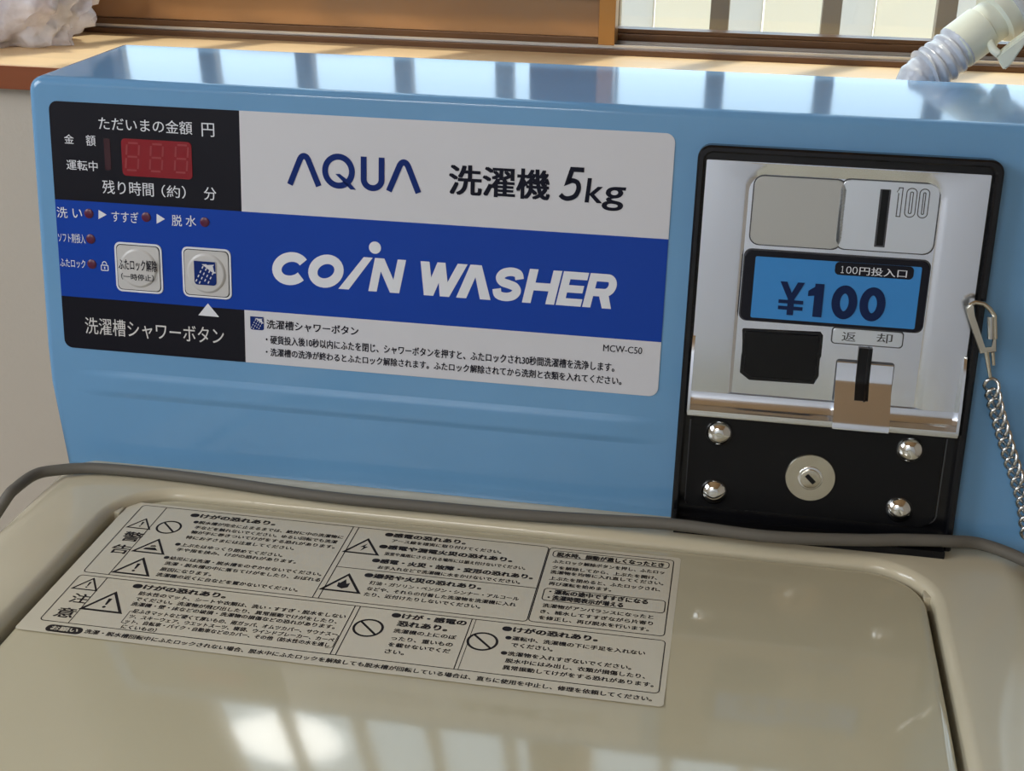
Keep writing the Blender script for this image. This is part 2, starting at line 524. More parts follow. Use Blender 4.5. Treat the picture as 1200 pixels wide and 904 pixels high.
# top panel: a wide rounded rim round the lid opening
LX0, LX1, LY1, LY0 = .0595, .4585, -.0265, -.500
def ring(inset, z, x0=0.0, x1=.520, y0=-.565, y1=.02, r=.03):
    return [(x, y, z) for x, y in rrect((x0 + inset, y0 + inset), (x1 - inset, y1 - inset), max(r - inset, .004), 10)]
def hole(grow, z):
    return [(x, y, z) for x, y in rrect((LX0 - .003 - grow, LY0 - .003 - grow), (LX1 + .003 + grow, LY1 + .0012 + grow), .030 + grow, 10)]
b = MB()
lps = [ring(0.0, -.060), ring(0.0, -.028)]
for i in range(1, 8):
    t = .5 * PI * i / 7
    lps.append(ring(.024 * (1 - math.cos(t)), -.028 + .026 * math.sin(t)))
lps.append(hole(.014, -.0016))
for i in range(1, 6):
    t = .5 * PI * i / 5
    lps.append(hole(.007 - .007 * math.sin(t), -.0016 - .0050 * (1 - math.cos(t))))
lps.append(hole(0, -.022))
b.loops(lps, 0, True, False, False)
b.flat([p[:2] for p in hole(0, 0)], -.022)
b.build('top_panel', M['beige'], wm, smooth=60)

# lid
lid_loop = rrect((LX0, LY0), (LX1, LY1), (.02, .02, .028, .028), 10)
b = MB()
def lidring(inset, z):
    return [(x, y, z) for x, y in rrect((LX0 + inset, LY0 + inset), (LX1 - inset, LY1 - inset), .028 - inset, 10)]
b.loops([lidring(.002, -.0190), lidring(0, -.0120), lidring(0, -.0085), lidring(.0004, -.0072), lidring(.0016, LZ - .0001), lidring(.004, LZ)], 0, True, True, True)
bm = bmesh.new()
vv = [bm.verts.new(v) for v in b.v]
for f in b.f: bm.faces.new([vv[i] for i in f])
y = -.118
while y > -.495:
    bmesh.ops.bisect_plane(bm, geom=bm.verts[:] + bm.edges[:] + bm.faces[:], plane_co=(0, y, 0), plane_no=(0, 1, 0))
    y -= .010
for x in (LX0 + .0045, LX0 + .006, LX0 + .05, LX0 + .12, LX0 + .2, LX0 + .28, LX1 - .05, LX1 - .006, LX1 - .0045):
    bmesh.ops.bisect_plane(bm, geom=bm.verts[:] + bm.edges[:] + bm.faces[:], plane_co=(x, 0, 0), plane_no=(1, 0, 0))
for y in (LY1 - .0045, LY1 - .006):
    bmesh.ops.bisect_plane(bm, geom=bm.verts[:] + bm.edges[:] + bm.faces[:], plane_co=(0, y, 0), plane_no=(0, 1, 0))
for v in bm.verts:                     # the front of the lid curves gently downwards
    if v.co.y < -.12:
        d = min(-.12 - v.co.y, .14)
        v.co.z -= .45 * d * d + (.126 * max(-.26 - v.co.y, 0))
b = MB(); b.bm(bm)
lid = b.build('lid', M['lid'], wm, smooth=60)
for x in (LX0 - .0012, LX1 + .0012):
    b = MB(); b.box((x - .0022, -.0478, -.013), (x + .0022, -.0410, -.0052), 0, .0008)
    b.build('hinge', M['beige'], lid)

# ---- the printed warning label on the lid
b = MB(lidp)
W1, W2 = .00008, .00016        # film, ink
xL, yT, xR, yB = (0.06293, -0.10419)[0], (0.08113, -0.03612)[1], (0.34236, -0.10509)[0], (0.34256, -0.14351)[1]
b.prism(rrect((xL - .0022, yB - .0085), (xR + .0025, yT + .0025), .002), 0, W1, 0)
def T(s, tl, br, bold=.0):
    h = .0040 if bold > 0 else .0031
    if len(s) == 1: return b.text(s, tl, br, W2, 1, .03)
    y = (tl[1] + br[1]) / 2
    b.text(s, (tl[0], y + h / 2), (br[0], y - h / 2), W2, 1, .08 if bold > 0 else .045)
LW = .00045
def frame(a, c, r, lw=LW):
    b.stroke(rrect(a, c, r, 5), lw, W2, 1, True)
def line(p, q, lw=LW):
    b.stroke([p, q], lw, W2, 1)
# frames
aT = (0.08113, -0.03612)[1]; aB = (0.07134, -0.10249)[1]; aL = (0.06824, -0.03641)[0]; aR = (0.28033, -0.03736)[0]
frame((aL, aT), (aR, aB), .002)
dx = (0.08113, -0.03612)[0]; line((dx, aT), (dx, aB))
dx = (0.18239, -0.03640)[0]; line((dx - .0016, aT), (dx - .0016, aB)); line((dx + .0012, aT), (dx + .0012, aB))
my = (0.23190, -0.07430)[1]; line((dx + .0012, my), (aR, my))
cT = (0.08191, -0.10521)[1]; cB = yB
cL = aL
frame((cL, cT), (xR, cB), .002)
dx = (0.08191, -0.10521)[0]; line((dx, cT), (dx, cB))
dx = (0.20327, -0.10434)[0]; line((dx - .0012, cT), (dx - .0012, cB)); line((dx + .0012, cT), (dx + .0012, cB))
dx = (0.25618, -0.10356)[0]; line((dx, cT), (dx, cB)); line((dx + .0018, cT), (dx + .0018, cB), LW * .6)
eL, eT, eR, eB = (0.28094, -0.03660)[0], (0.28094, -0.03660)[1], (0.34155, -0.03784)[0], (0.34213, -0.10191)[1]
frame((eL, eT), (eR, eB), .002)
frame((0.28325, -0.03897), (0.33952, -0.04467), .0018)
frame((0.28409, -0.07334), (0.34017, -0.08363), .0018)
# signs
def tri(c, h, inner=None):
    s = h * .62
    P = [(c[0], c[1] + h * .55), (c[0] - s, c[1] - h * .45), (c[0] + s, c[1] - h * .45)]
    b.stroke(P, h * .09, W2, 1, True)
    if inner == '!':
        b.flat([(c[0] - h * .06, c[1] + h * .22), (c[0] - h * .03, c[1] - h * .12), (c[0] + h * .03, c[1] - h * .12), (c[0] + h * .06, c[1] + h * .22)], W2, 1)
        b.disc((c[0], c[1] - h * .24), h * .055, W2, 1, 12)
    elif inner == 'hand':
        b.flat([(c[0] - h * .30, c[1] - h * .25), (c[0] + h * .30, c[1] - h * .25), (c[0] + h * .12, c[1] - h * .05), (c[0] - h * .26, c[1] - h * .12)], W2, 1)
        b.flat([(c[0] - h * .12, c[1] - h * .02), (c[0] + h * .14, c[1] + h * .02), (c[0] + h * .05, c[1] + h * .12), (c[0] - h * .10, c[1] + h * .08)], W2, 1)
    elif inner == 'bolt':
        b.flat([(c[0] + h * .07, c[1] + h * .24), (c[0] - h * .14, c[1] - h * .02), (c[0] - h * .01, c[1] - h * .02), (c[0] - h * .07, c[1] - h * .30), (c[0] + h * .14, c[1] + h * .03), (c[0] + h * .01, c[1] + h * .03)], W2, 1)
    elif inner == 'fire':
        b.flat([(c[0], c[1] + h * .26), (c[0] - h * .13, c[1] + h * .02), (c[0] - h * .20, c[1] + h * .04), (c[0] - h * .18, c[1] - h * .20), (c[0], c[1] - h * .30), (c[0] + h * .18, c[1] - h * .20), (c[0] + h * .19, c[1] + h * .06), (c[0] + h * .08, c[1])], W2, 1)
def ban(c, r):
    b.stroke([(c[0] + r * math.cos(2 * PI * i / 28), c[1] + r * math.sin(2 * PI * i / 28)) for i in range(28)], r * .18, W2, 1, True)
    b.stroke([(c[0] - r * .70, c[1] + r * .70), (c[0] + r * .70, c[1] - r * .70)], r * .18, W2, 1)
tri((0.07586, -0.05468), .0095, '!')
ban((0.09043, -0.05504), .0059)
tri((0.09065, -0.07444), .0125, 'hand')
tri((0.09093, -0.09357), .0140, '!')
tri((0.07603, -0.11240), .0095, '!')
tri((0.09143, -0.12484), .0150, '!')
tri((0.19143, -0.05412), .0135, 'bolt')
tri((0.19153, -0.08818), .0145, 'fire')
ban((0.21254, -0.12113), .0064)
ban((0.26404, -0.12137), .0064)
T('警', (0.07179, -0.06299), (0.08158, -0.07179), .02); T('告', (0.07181, -0.07564), (0.08121, -0.08365), .02)
T('注', (0.07366, -0.12039), (0.08184, -0.12768), .02); T('意', (0.07253, -0.13226), (0.08124, -0.13980), .02)
# warnings, first column
T('●けがの恐れあり。', (0.09641, -0.03851), (0.14135, -0.04322), .02)
T('●脱水槽が完全に止まるまでは、絶対に中の洗濯物に', (0.10048, -0.04654), (0.17870, -0.04821))
T('手などを触れないでください。ゆるい回転でも洗濯', (0.10316, -0.05159), (0.17715, -0.05309))
T('物が手に巻きついてけがをする恐れがあります。', (0.10323, -0.05655), (0.17750, -0.05778))
T('特にお子さまには注意してください。', (0.10281, -0.06128), (0.15857, -0.06374))
T('●上ぶたはゆっくり閉めてください。', (0.10036, -0.06876), (0.15516, -0.07091))
T('手や指を挟み、けがの恐れがあります。', (0.10309, -0.07348), (0.16359, -0.07530))
T('●幼児には洗濯・脱水槽をのぞかせないでください。', (0.10010, -0.08160), (0.17889, -0.08361))
T('洗濯・脱水槽の中に落ちてけがをしたり、おぼれる', (0.10271, -0.08692), (0.17979, -0.08804))
T('原因になります。', (0.10285, -0.09189), (0.12835, -0.09410))
T('洗濯機の近くに台などを置かないでください。', (0.10300, -0.09680), (0.17235, -0.09881))
# warnings, second column
T('●感電の恐れあり。', (0.19858, -0.03778), (0.23926, -0.04242), .02)
T('アース線を確実に取り付けてください。', (0.20332, -0.04403), (0.25828, -0.04706))
T('●感電や漏電火災の恐れあり。', (0.19877, -0.04970), (0.26467, -0.05409), .02)
T('浴室や風雨にさらされる場所には据え付けないでください。', (0.20288, -0.05662), (0.27222, -0.05959))
T('●感電・火災・故障・変形の恐れあり。', (0.19890, -0.06314), (0.27696, -0.06732), .02)
T('お手入れなどで洗濯機に水をかけないでください。', (0.20311, -0.06939), (0.27186, -0.07244))
T('●爆発や火災の恐れあり。', (0.19905, -0.07754), (0.25489, -0.08009), .02)
T('灯油・ガソリン・ベンジン・シンナー・アルコール', (0.20304, -0.08372), (0.27381, -0.08624))
T('などや、それらの付着した洗濯物を洗濯機に入れ', (0.20323, -0.08879), (0.27333, -0.09138))
T('たり、近付けたりしないでください。', (0.20324, -0.09348), (0.25772, -0.09635))
# cautions
T('●けがの恐れあり。', (0.09682, -0.10747), (0.14187, -0.11078), .02)
T('防水性のマット、シートや衣類は、洗い・すすぎ・脱水をしない', (0.10217, -0.11417), (0.20031, -0.11518))
T('でください。洗濯物が飛び出したり、異常振動でけがをしたり、', (0.10258, -0.11848), (0.19780, -0.12005))
T('洗濯機・壁・床などの破損・洗濯物の損傷などの恐れがあります。', (0.10250, -0.12284), (0.19805, -0.12409))
T('足ふきマットなど硬くて厚いもの、雨ガッパ、オムツカバー、サウナスー', (0.10563, -0.12872), (0.20082, -0.12905))
T('ツ、スキーウェア、ウエットスーツ、寝袋、ウインドブレーカー、カーペ', (0.10589, -0.13287), (0.20065, -0.13326))
T('ット、自転車・バイク・自動車などのカバー、その他（防水性の水を通し', (0.10591, -0.13701), (0.19991, -0.13713))
T('にくいもの）', (0.10609, -0.14064), (0.12220, -0.14188))
bT, bB = (0.10485, -0.12843)[1], (0.20190, -0.14040)[1] + .001
bl, brx = (0.10445, -0.12896)[0], (0.20150, -0.12807)[0]
b.stroke([(bl + .003, bT), (bl, bT - .001), (bl, bB + .001), (bl + .003, bB)], LW * .7, W2, 1)
b.stroke([(brx - .003, bT), (brx, bT - .001), (brx, bB + .001), (brx - .003, bB)], LW * .7, W2, 1)
T('●けが・感電の', (0.22038, -0.10734), (0.25424, -0.11070), .02)
T('恐れあり。', (0.22445, -0.11301), (0.24691, -0.11706), .02)
T('洗濯機の上にのぼ', (0.22413, -0.11975), (0.25219, -0.12190))
T('ったり、重いもの', (0.22466, -0.12511), (0.25189, -0.12775))
T('を載せないでくだ', (0.22459, -0.12988), (0.25181, -0.13286))
T('さい。', (0.22443, -0.13520), (0.23288, -0.13783))
T('●けがの恐れあり。', (0.27095, -0.10751), (0.31302, -0.11177), .02)
T('●運転中、洗濯機の下に手足を入れない', (0.27340, -0.11473), (0.33439, -0.11803))
T('でください。', (0.27685, -0.11998), (0.29497, -0.12266))
T('●洗濯物を入れすぎないでください。', (0.27353, -0.12632), (0.32951, -0.12951))
T('脱水中にはみ出し、衣類が損傷したり、', (0.27643, -0.13117), (0.33585, -0.13490))
T('異常振動してけがをする恐れがあります。', (0.27620, -0.13578), (0.33976, -0.14050))
T('脱水時、振動が激しくなったとき', (0.28525, -0.03997), (0.33700, -0.04422), .02)
T('ふたロック解除ボタンを押し、ふたロッ', (0.28410, -0.04736), (0.33775, -0.05038))
T('クを解除してから、上ぶたを開け、', (0.28473, -0.05290), (0.33473, -0.05589))
T('洗濯物を均等に入れ直してください。', (0.28448, -0.05718), (0.33798, -0.06024))
T('上ぶたを閉めると、ふたロックされ、', (0.28490, -0.06260), (0.33695, -0.06593))
T('再び運転を始めます。', (0.28527, -0.06758), (0.31456, -0.07027))
T('・運転の途中ですすぎになる', (0.28666, -0.07410), (0.33215, -0.07760), .018)
T('・洗濯時間表示が増える', (0.28663, -0.07898), (0.32123, -0.08260), .018)
T('洗濯物がアンバランスになったと', (0.28536, -0.08634), (0.33565, -0.08931))
T('き、補水してすすぎながら片寄り', (0.28512, -0.09092), (0.33583, -0.09497))
T('を修正し、再び脱水を行います。', (0.28525, -0.09588), (0.33449, -0.10002))
yy = (0.08259, -0.14835)[1]
b.prism(rrect(((0.07403, -0.14665)[0], yy - .0026), ((0.09109, -0.14960)[0], yy + .0026), .0025), W1, W2, 1)
b.text('お願い', ((0.07653, -0.14701)[0], yy + .0015), ((0.08895, -0.14961)[0], yy - .0015), W2 + .00008, 0, .04)
T('洗濯・脱水槽回転中にふたロックされない場合、脱水中にふたロックを解除しても脱水槽が回転している場合は、直ちに使用を中止し、修理を依頼してください。',
  (0.09204, -0.14645), (0.33987, -0.14924))
b.build('warning_label', [M['label'], M['label_ink']], lid, smooth=0, label='pale label printed with small dark warning text')

# ---- console
CV = .2018                      # height of the console along its face
b = MB()
cons = [(.0075, -.006), (.5125, -.006), (.5195, .050), (.5200, CV)]
front = [(.0072, -.008), (.5128, -.008), (.5192, .040), (.5200, .060)] 
r = .008
for i in range(7):
    t = .5 * PI * i / 6
    front.append((.520 - r + r * math.cos(t), CV - r + r * math.sin(t)))
for i in range(7):
    t = .5 * PI + .5 * PI * i / 6
    front.append((-.0004 + r + r * math.cos(t), CV - r + r * math.sin(t)))
front += [(-.0004, .060), (.0004, .040)]
def inset(loop, d):
    n = len(loop); out = []
    for i in range(n):
        p0, p1, p2 = Vector(loop[i - 1]), Vector(loop[i]), Vector(loop[(i + 1) % n])
        d0, d1 = (p1 - p0), (p2 - p1)
        if d0.length < 1e-9 or d1.length < 1e-9: out.append(tuple(p1)); continue
        n0 = Vector((-d0.y, d0.x)).normalized(); n1 = Vector((-d1.y, d1.x)).normalized()
        m = (n0 + n1).normalized()
        out.append(tuple(p1 + m * d / max(m.dot(n0), .5)))
    return out
R = .0045
lps = []
for i in range(5):                                   # rounded front edge
    t = .5 * PI * i / 4
    lps.append([tuple(face((x, y, -R + R * math.cos(t)))) for x, y in inset(front, R * (1 - math.sin(t)))])
yb = .1255
lps.append([(p[0], yb - .004, face((p[0], p[1], 0)).z) for p in front])
lps.append([(p[0], yb, face((p[0], p[1], 0)).z) for p in inset(front, .004)])
b.loops(lps, 0, True, True, True)
# shallow pressed band along the lower face
b2 = MB(face)
def ease(t):
    t = min(max(t, 0), 1); return t * t * (3 - 2 * t)
NU, NV = 48, 14
ua, ub_, va, vb_ = .014, .334, .0345, .0500
grid = []
for a_ in range(NU + 1):
    for c_ in range(NV + 1):
        u_, v_ = ua + (ub_ - ua) * a_ / NU, va + (vb_ - va) * c_ / NV
        hgt = .0011 * ease((u_ - ua) / .03) * ease((ub_ - u_) / .03) * ease((v_ - va) / .0042) * ease((vb_ - v_) / .0042)
        grid.append((u_, v_, hgt - .00004))
b2.add(grid, [(a_ * (NV + 1) + c_, (a_ + 1) * (NV + 1) + c_, (a_ + 1) * (NV + 1) + c_ + 1, a_ * (NV + 1) + c_ + 1) for a_ in range(NU) for c_ in range(NV)])
b.v += b2.v; b.f += [tuple(i + len(b.v) - len(b2.v) for i in f) for f in b2.f]; b.m += b2.m
console = b.build('console', M['blue'], wm, smooth=50)

# ---- printed control panel on the console
PU0, PU1, PV0, PV1 = .0112, .3264, .0608, .1897
DU, BV0, BV1 = .1123, .0888, .1398
b = MB(face)
c = .0045
S1, S2, S3 = .00035, .00050, .00060
b.prism(rrect((PU0, BV1), (DU, PV1), (0, 0, 0, c)), 0, S1, 0)
b.prism(rrect((DU, BV1), (PU1, PV1), (0, 0, c, 0)), 0, S1, 2)
b.prism(rrect((PU0, BV0), (PU1, BV1), 0), 0, S1, 1)
b.prism(rrect((PU0, PV0), (DU, BV0), (c, 0, 0, 0)), 0, S1, 0)
b.prism(rrect((DU, PV0), (PU1, BV0), (0, c, 0, 0)), 0, S1, 2)
T = lambda s, tl, br, mi=3, bold=.006, sh=0.0: b.text(s, tl, br, S2, mi, bold, sh)
T('ただいまの金額', (0.03785, 0.18312), (0.08754, 0.17663)); T('円', (0.09253, 0.18282), (0.09912, 0.17613))
T('金', (0.01861, 0.17338), (0.02384, 0.16873)); T('額', (0.03042, 0.17362), (0.03560, 0.16823))
T('運転中', (0.01895, 0.16065), (0.03593, 0.15548))
T('残り時間', (0.03794, 0.15137), (0.06570, 0.14438)); T('（約）', (0.06997, 0.15077), (0.08284, 0.14446)); T('分', (0.09256, 0.15096), (0.09915, 0.14450))
T('洗', (0.01187, 0.13601), (0.01774, 0.13040)); T('い', (0.02062, 0.13552), (0.02579, 0.13091))
T('すすぎ', (0.04213, 0.13584), (0.05676, 0.13022)); T('脱', (0.07476, 0.13586), (0.08018, 0.13010)); T('水', (0.08224, 0.13602), (0.08787, 0.13039))
T('ソフト剤投入', (0.01167, 0.12255), (0.02667, 0.11761)); T('ふたロック', (0.01180, 0.10896), (0.02593, 0.10446))
for P in (((0.03506, 0.13581), (0.03476, 0.13097), (0.03938, 0.13352)), ((0.06672, 0.13575), (0.06648, 0.13064), (0.07111, 0.13329)), ((0.09263, 0.09079), (0.08718, 0.08404), (0.09855, 0.08397))):
    b.flat(list(P), S2, 3)
# padlock sign
k = (0.03662, 0.10595)
b.stroke(rrect((k[0] - .0019, k[1] - .0018), (k[0] + .0019, k[1] + .0010), .0004), .00045, S2, 3, True)
b.stroke([(k[0] + .0012 * math.cos(t * PI / 8), k[1] + .0014 + .0015 * math.sin(t * PI / 8)) for t in range(9)], .00045, S2, 3)
b.stroke([(k[0], k[1] - .0010), (k[0], k[1] + .0002)], .0006, S2, 3)
T('洗濯槽シャワーボタン', (0.02366, 0.07830), (0.10078, 0.06915), 6, .006)
# maker's lettering, drawn with strokes
st = .0030
def arc(cx, cy, rx, ry, a0, a1, n=20):
    return [(cx + rx * math.cos(math.radians(a0 + (a1 - a0) * i / n)), cy + ry * math.sin(math.radians(a0 + (a1 - a0) * i / n))) for i in range(n + 1)]
def peak(bl, top, br_):
    """an A without its bar: two legs joined by a rounded top"""
    base = (bl[1] + br_[1]) / 2
    ap = top[1] - st / 2
    x0, x1, xm = bl[0] + st * .45, br_[0] - st * .45, (bl[0] + br_[0]) / 2
    rr = .0022
    h = ap - base
    sl = Vector((xm - .0004 - x0 - rr * .55, h - rr * .6))
    pts = [(x0, base), (xm - rr * .95, ap - rr * .75)] + arc(xm, ap - rr * 1.02, rr * .92, rr * 1.02, 155, 25, 8) + [(xm + rr * .95, ap - rr * .75), (x1, base)]
    b.stroke(pts, st, S2, 5)
peak((0.13653, 0.15493), (0.14506, 0.17084), (0.15417, 0.15478))
peak((0.18723, 0.15457), (0.19592, 0.17055), (0.20482, 0.15458))
q0, q1 = (0.15461, 0.16336)[0], (0.17132, 0.16292)[0]
qt, qb = (0.16310, 0.17149)[1], (0.16243, 0.15428)[1]
b.stroke(arc((q0 + q1) / 2, (qt + qb) / 2, (q1 - q0 - st) / 2, (qt - qb - st) / 2, 0, 360, 40)[:-1], st, S2, 5, True)
b.flat([(0.16138, 0.16144), (0.16573, 0.15911), (0.17189, 0.15428), (0.16899, 0.15425), (0.16464, 0.15848)], S2, 5)
b.flat([(0.16138, 0.16144), (0.16356, 0.16164), (0.16718, 0.15919), (0.17189, 0.15428), (0.16572, 0.15806)], S2 + .00002, 5)
u0, u1 = (0.17428, 0.17086)[0], (0.18634, 0.17084)[0]
ut, ub = (0.18018, 0.17077)[1], (0.18037, 0.15409)[1]
rx = (u1 - u0 - st) / 2
b.stroke([(u0 + st / 2, ut)] + arc((u0 + u1) / 2, ub + st / 2 + rx * .92, rx, rx * .92, 180, 360, 20) + [(u1 - st / 2, ut)], st, S2, 5)
T('洗濯機', (0.21897, 0.16928), (0.26794, 0.15507), 4, .040)
T('k', (0.28526, 0.16676), (0.29385, 0.15502), 4, .012, .08); T('g', (0.29358, 0.16330), (0.30489, 0.15172), 4, .012, .08)
# COIN WASHER
LT, LB = (0.13746, 0.12125)[1], (0.13551, 0.10335)[1]
LT2, LB2 = (0.28853, 0.12040)[1], (0.28627, 0.10395)[1]
lt, lb = (LT + LT2) / 2, (LB + LB2) / 2
def up(pa, pb): return (pa[0], lt), (pb[0], lb)
SLANT = .0034
def pen(x0, x1, y0, y1, t, slant=SLANT, w=None, mi=7, lean=1.0):
    """strokes of one letter in its own box: the returned function takes unit coordinates of the stroke's middle line"""
    t2 = t / 2
    def f(pts, closed=False, k=1.0):
        out = []
        for X_, Y_ in pts:
            y = y0 + t2 + Y_ * (y1 - y0 - t)
            out.append(((x0 + x1) / 2 + (X_ - .5) * (x1 - x0 - t - slant * lean) + slant * ((y - y0) / (y1 - y0) - .5), y))
        b.stroke(out, t * k, w or S2, mi, closed)
    return f
def ell(a0, a1, n=28, cx=.5, cy=.5, rx=.5, ry=.5): return arc(cx, cy, rx, ry, a0, a1, n)
def flatend(x0, x1, y0, y1, quads, slant=SLANT, w=None, mi=7):
    for i_, q in enumerate(quads):
        b.flat([(x0 + X_ * (x1 - x0 - slant) + slant * Y_, y0 + Y_ * (y1 - y0)) for X_, Y_ in q], (w or S2) + i_ * .00001, mi)
X = lambda p: p[0]
TK = .0043
pen(X((0.12769, 0.11188)), X((0.14772, 0.11248)), lb, lt, TK * 1.15, lean=.45)(ell(36, 324, rx=.54))
pen(X((0.14639, 0.11158)), X((0.16592, 0.11297)), lb, lt, TK * 1.12, lean=.35)(ell(0, 360)[:-1], True)
b.flat([(X((0.17585, 0.11973)), lt), (X((0.16261, 0.10403)), lb), (X((0.16802, 0.10410)), lb), (X((0.18054, 0.11974)), lt)], S2, 7)
b.disc((0.18165, 0.12600), .0031, S2, 7)
flatend(X((0.17829, 0.11224)), X((0.19768, 0.11282)), lb, lt, [[(0, 1), (0, 0), (.27, 0), (.27, 1)], [(.73, 1), (.73, 0), (1, 0), (1, 1)], [(0, 1), (.70, 0), (1, 0), (.30, 1)]])
flatend(X((0.20506, 0.11256)), X((0.22896, 0.11268)), lb, lt, [[(0, 1), (.08, 0), (.28, 0), (.19, 1)], [(.36, 1), (.08, 0), (.28, 0), (.53, .86), (.53, 1)], [(.36, 1), (.42, 0), (.62, 0), (.53, 1)], [(.79, 1), (.42, 0), (.62, 0), (1, 1)]], 0)
xs = [X((0.23036, 0.11989)), X((0.23604, 0.11982)), X((0.24092, 0.10371)), X((0.23553, 0.10379)), X((0.23303, 0.11456)), X((0.22855, 0.10359)), X((0.22345, 0.10369))]
ya = lt - (lt - lb) * .36
b.flat([(xs[0], lt), (xs[6], lb), (xs[5], lb), (xs[4], ya)], S2, 7)
b.flat([(xs[0], lt), (xs[4], ya), (xs[3], lb), (xs[2], lb), (xs[1], lt)], S2, 7)
Sp = [(.97, .72), (.84, .93), (.5, 1), (.16, .92), (.05, .74), (.20, .58), (.5, .51), (.82, .42), (.96, .25), (.83, .07), (.5, 0), (.14, .07), (.0, .30)]
pen(X((0.24130, 0.11199)), X((0.25792, 0.11241)), lb, lt, TK * 1.0, lean=.5)([tuple(p[:2]) for p in smooth_path([(x, y, 0) for x, y in Sp], 5)])
flatend(X((0.25670, 0.11153)), X((0.27613, 0.11217)), lb, lt, [[(0, 1), (0, 0), (.27, 0), (.27, 1)], [(.73, 1), (.73, 0), (1, 0), (1, 1)], [(.2, .61), (.2, .38), (.8, .38), (.8, .61)]])
flatend(X((0.27354, 0.11119)), X((0.28928, 0.11156)), lb, lt, [[(0, 1), (0, 0), (.33, 0), (.33, 1)], [(.3, 1), (.3, .78), (1, .78), (1, 1)], [(.3, .61), (.3, .39), (.94, .39), (.94, .61)], [(.3, .22), (.3, 0), (1, 0), (1, .22)]])
rx0, rx1 = X((0.28668, 0.11137)), X((0.30430, 0.11189))
flatend(rx0, rx1, lb, lt, [[(0, 1), (0, 0), (.28, 0), (.28, 1)], [(.42, .46), (.68, 0), (1, 0), (.74, .50)]])
pen(rx0, rx1, lb, lt, TK * .9, w=S2 + .00004)([(.12, 1), (.50, 1)] + arc(.68, .72, .30, .28, 84, -84, 14) + [(.50, .44), (.12, .44)])
# the thin slanted five
p5, r5 = (0.27216, 0.17157), (0.28530, 0.15522)
pen(p5[0], r5[0], r5[1], p5[1], .0023, .0030, None, 4, .7)([(1.0, 1), (.34, 1), (.26, .56)] + [tuple(p[:2]) for p in smooth_path([(.26, .56, 0), (.50, .62, 0), (.80, .55, 0), (.93, .34, 0), (.82, .10, 0), (.48, 0, 0), (.20, .03, 0), (.0, .12, 0)], 5)][1:])
# lower instructions
T('洗濯槽シャワーボタン', (0.12428, 0.08462), (0.17304, 0.07988), 4, .030)
T('・硬貨投入後10秒以内にふたを閉じ、シャワーボタンを押すと、ふたロックされ30秒間洗濯槽を洗浄します。', (0.12369, 0.07635), (0.30419, 0.07179), 4, .035)
T('・洗濯槽の洗浄が終わるとふたロック解除されます。ふたロック解除されてから洗剤と衣類を入れてください。', (0.12354, 0.06947), (0.30813, 0.06529), 4, .035)
T('MCW-C50', (0.29818, 0.08544), (0.31738, 0.08200), 4, .012)
def shower(a, c, blue, white, w):
    """shower rose sign inside the box a (top left) to c (bottom right)"""
    W_, H_ = c[0] - a[0], a[1] - c[1]
    p = lambda x, y: (a[0] + x * W_, a[1] - y * H_)
    b_.prism(rrect(a, c, (W_ * .15, W_ * .15, 0, 0)), w, w + .0001, blue)
    b_.flat([p(.36, .12), p(.70, .10), p(1.0, .0), p(1.0, .46), p(.90, .48), p(.62, .30)], w + .0002, white)
    b_.flat([p(.55, .05), p(.98, .02), p(.96, .10), p(.60, .14)], w + .0003, blue)
    b_.flat([p(.86, .18), p(.98, .05), p(.98, .42), p(.92, .40)], w + .0003, blue)
    for r_ in range(4):
        for k_ in range(4):
            x, y = .42 + .13 * k_ - .10 * r_ + .02 * k_, .20 + .10 * k_ + .19 * r_ - .02 * k_
            if x < .06 or y > .92: continue
            b_.stroke([p(x, y), p(x - .055, y + .10)], W_ * .05, w + .0002, white)
b_ = b
shower((0.11536, 0.08573), (0.12272, 0.07869), 5, 2, S1)
panel = b.build('control_panel', [M['film_black'], M['film_blue'], M['film_white'], M['ink_white'], M['ink_black'], M['ink_navy'], M['ink_pale'], M['ink_logo']], wm, smooth=0,
                label='black, blue and white printed control panel')

# display window and its digits
b = MB(face)
b.prism(rrect((0.04942, 0.17293), (0.08686, 0.15423), .0020), S1, S1 + .0003, 0, .0002, 1)
b.prism(rrect((0.04004, 0.17243), (0.04338, 0.15648), .0010), S1, S1 + .0002, 1)
def seven(x0, y0, x1, y1):
    wd, ht, s = x1 - x0, y0 - y1, .0009
    sk = lambda x, y: (x0 + wd * .12 + wd * .78 * x + wd * .16 * (y - .5), y1 + ht * y)
    for p, q in (((.1, 1), (.9, 1)), ((.1, .5), (.9, .5)), ((.1, 0), (.9, 0)), ((0, .94), (0, .56)), ((1, .94), (1, .56)), ((0, .44), (0, .06)), ((1, .44), (1, .06))):
        b.stroke([sk(*p), sk(*q)], s, S1 + .0004, 2)
for tl, br in (((0.05092, 0.17085), (0.05932, 0.15720)), ((0.06386, 0.17088), (0.07209, 0.15736)), ((0.07714, 0.17122), (0.08539, 0.15756))):
    seven(tl[0], tl[1], br[0], br[1])
b.build('display', [M['red'], M['red_dim'], M['red_seg']], panel, smooth=0, label='dark red number display showing unlit eights')
for p in ((0.02957, 0.13352), (0.06092, 0.13366), (0.09244, 0.13312), (0.02971, 0.12031), (0.02952, 0.10703)):
    b = MB(face); b.lathe((p[0], p[1], S1 - .0001), [(.0025, 0), (.0025, .0003), (.0022, .0006), (.0008, .0008)], 20)
    b.build('indicator_lamp', M['led'], panel)

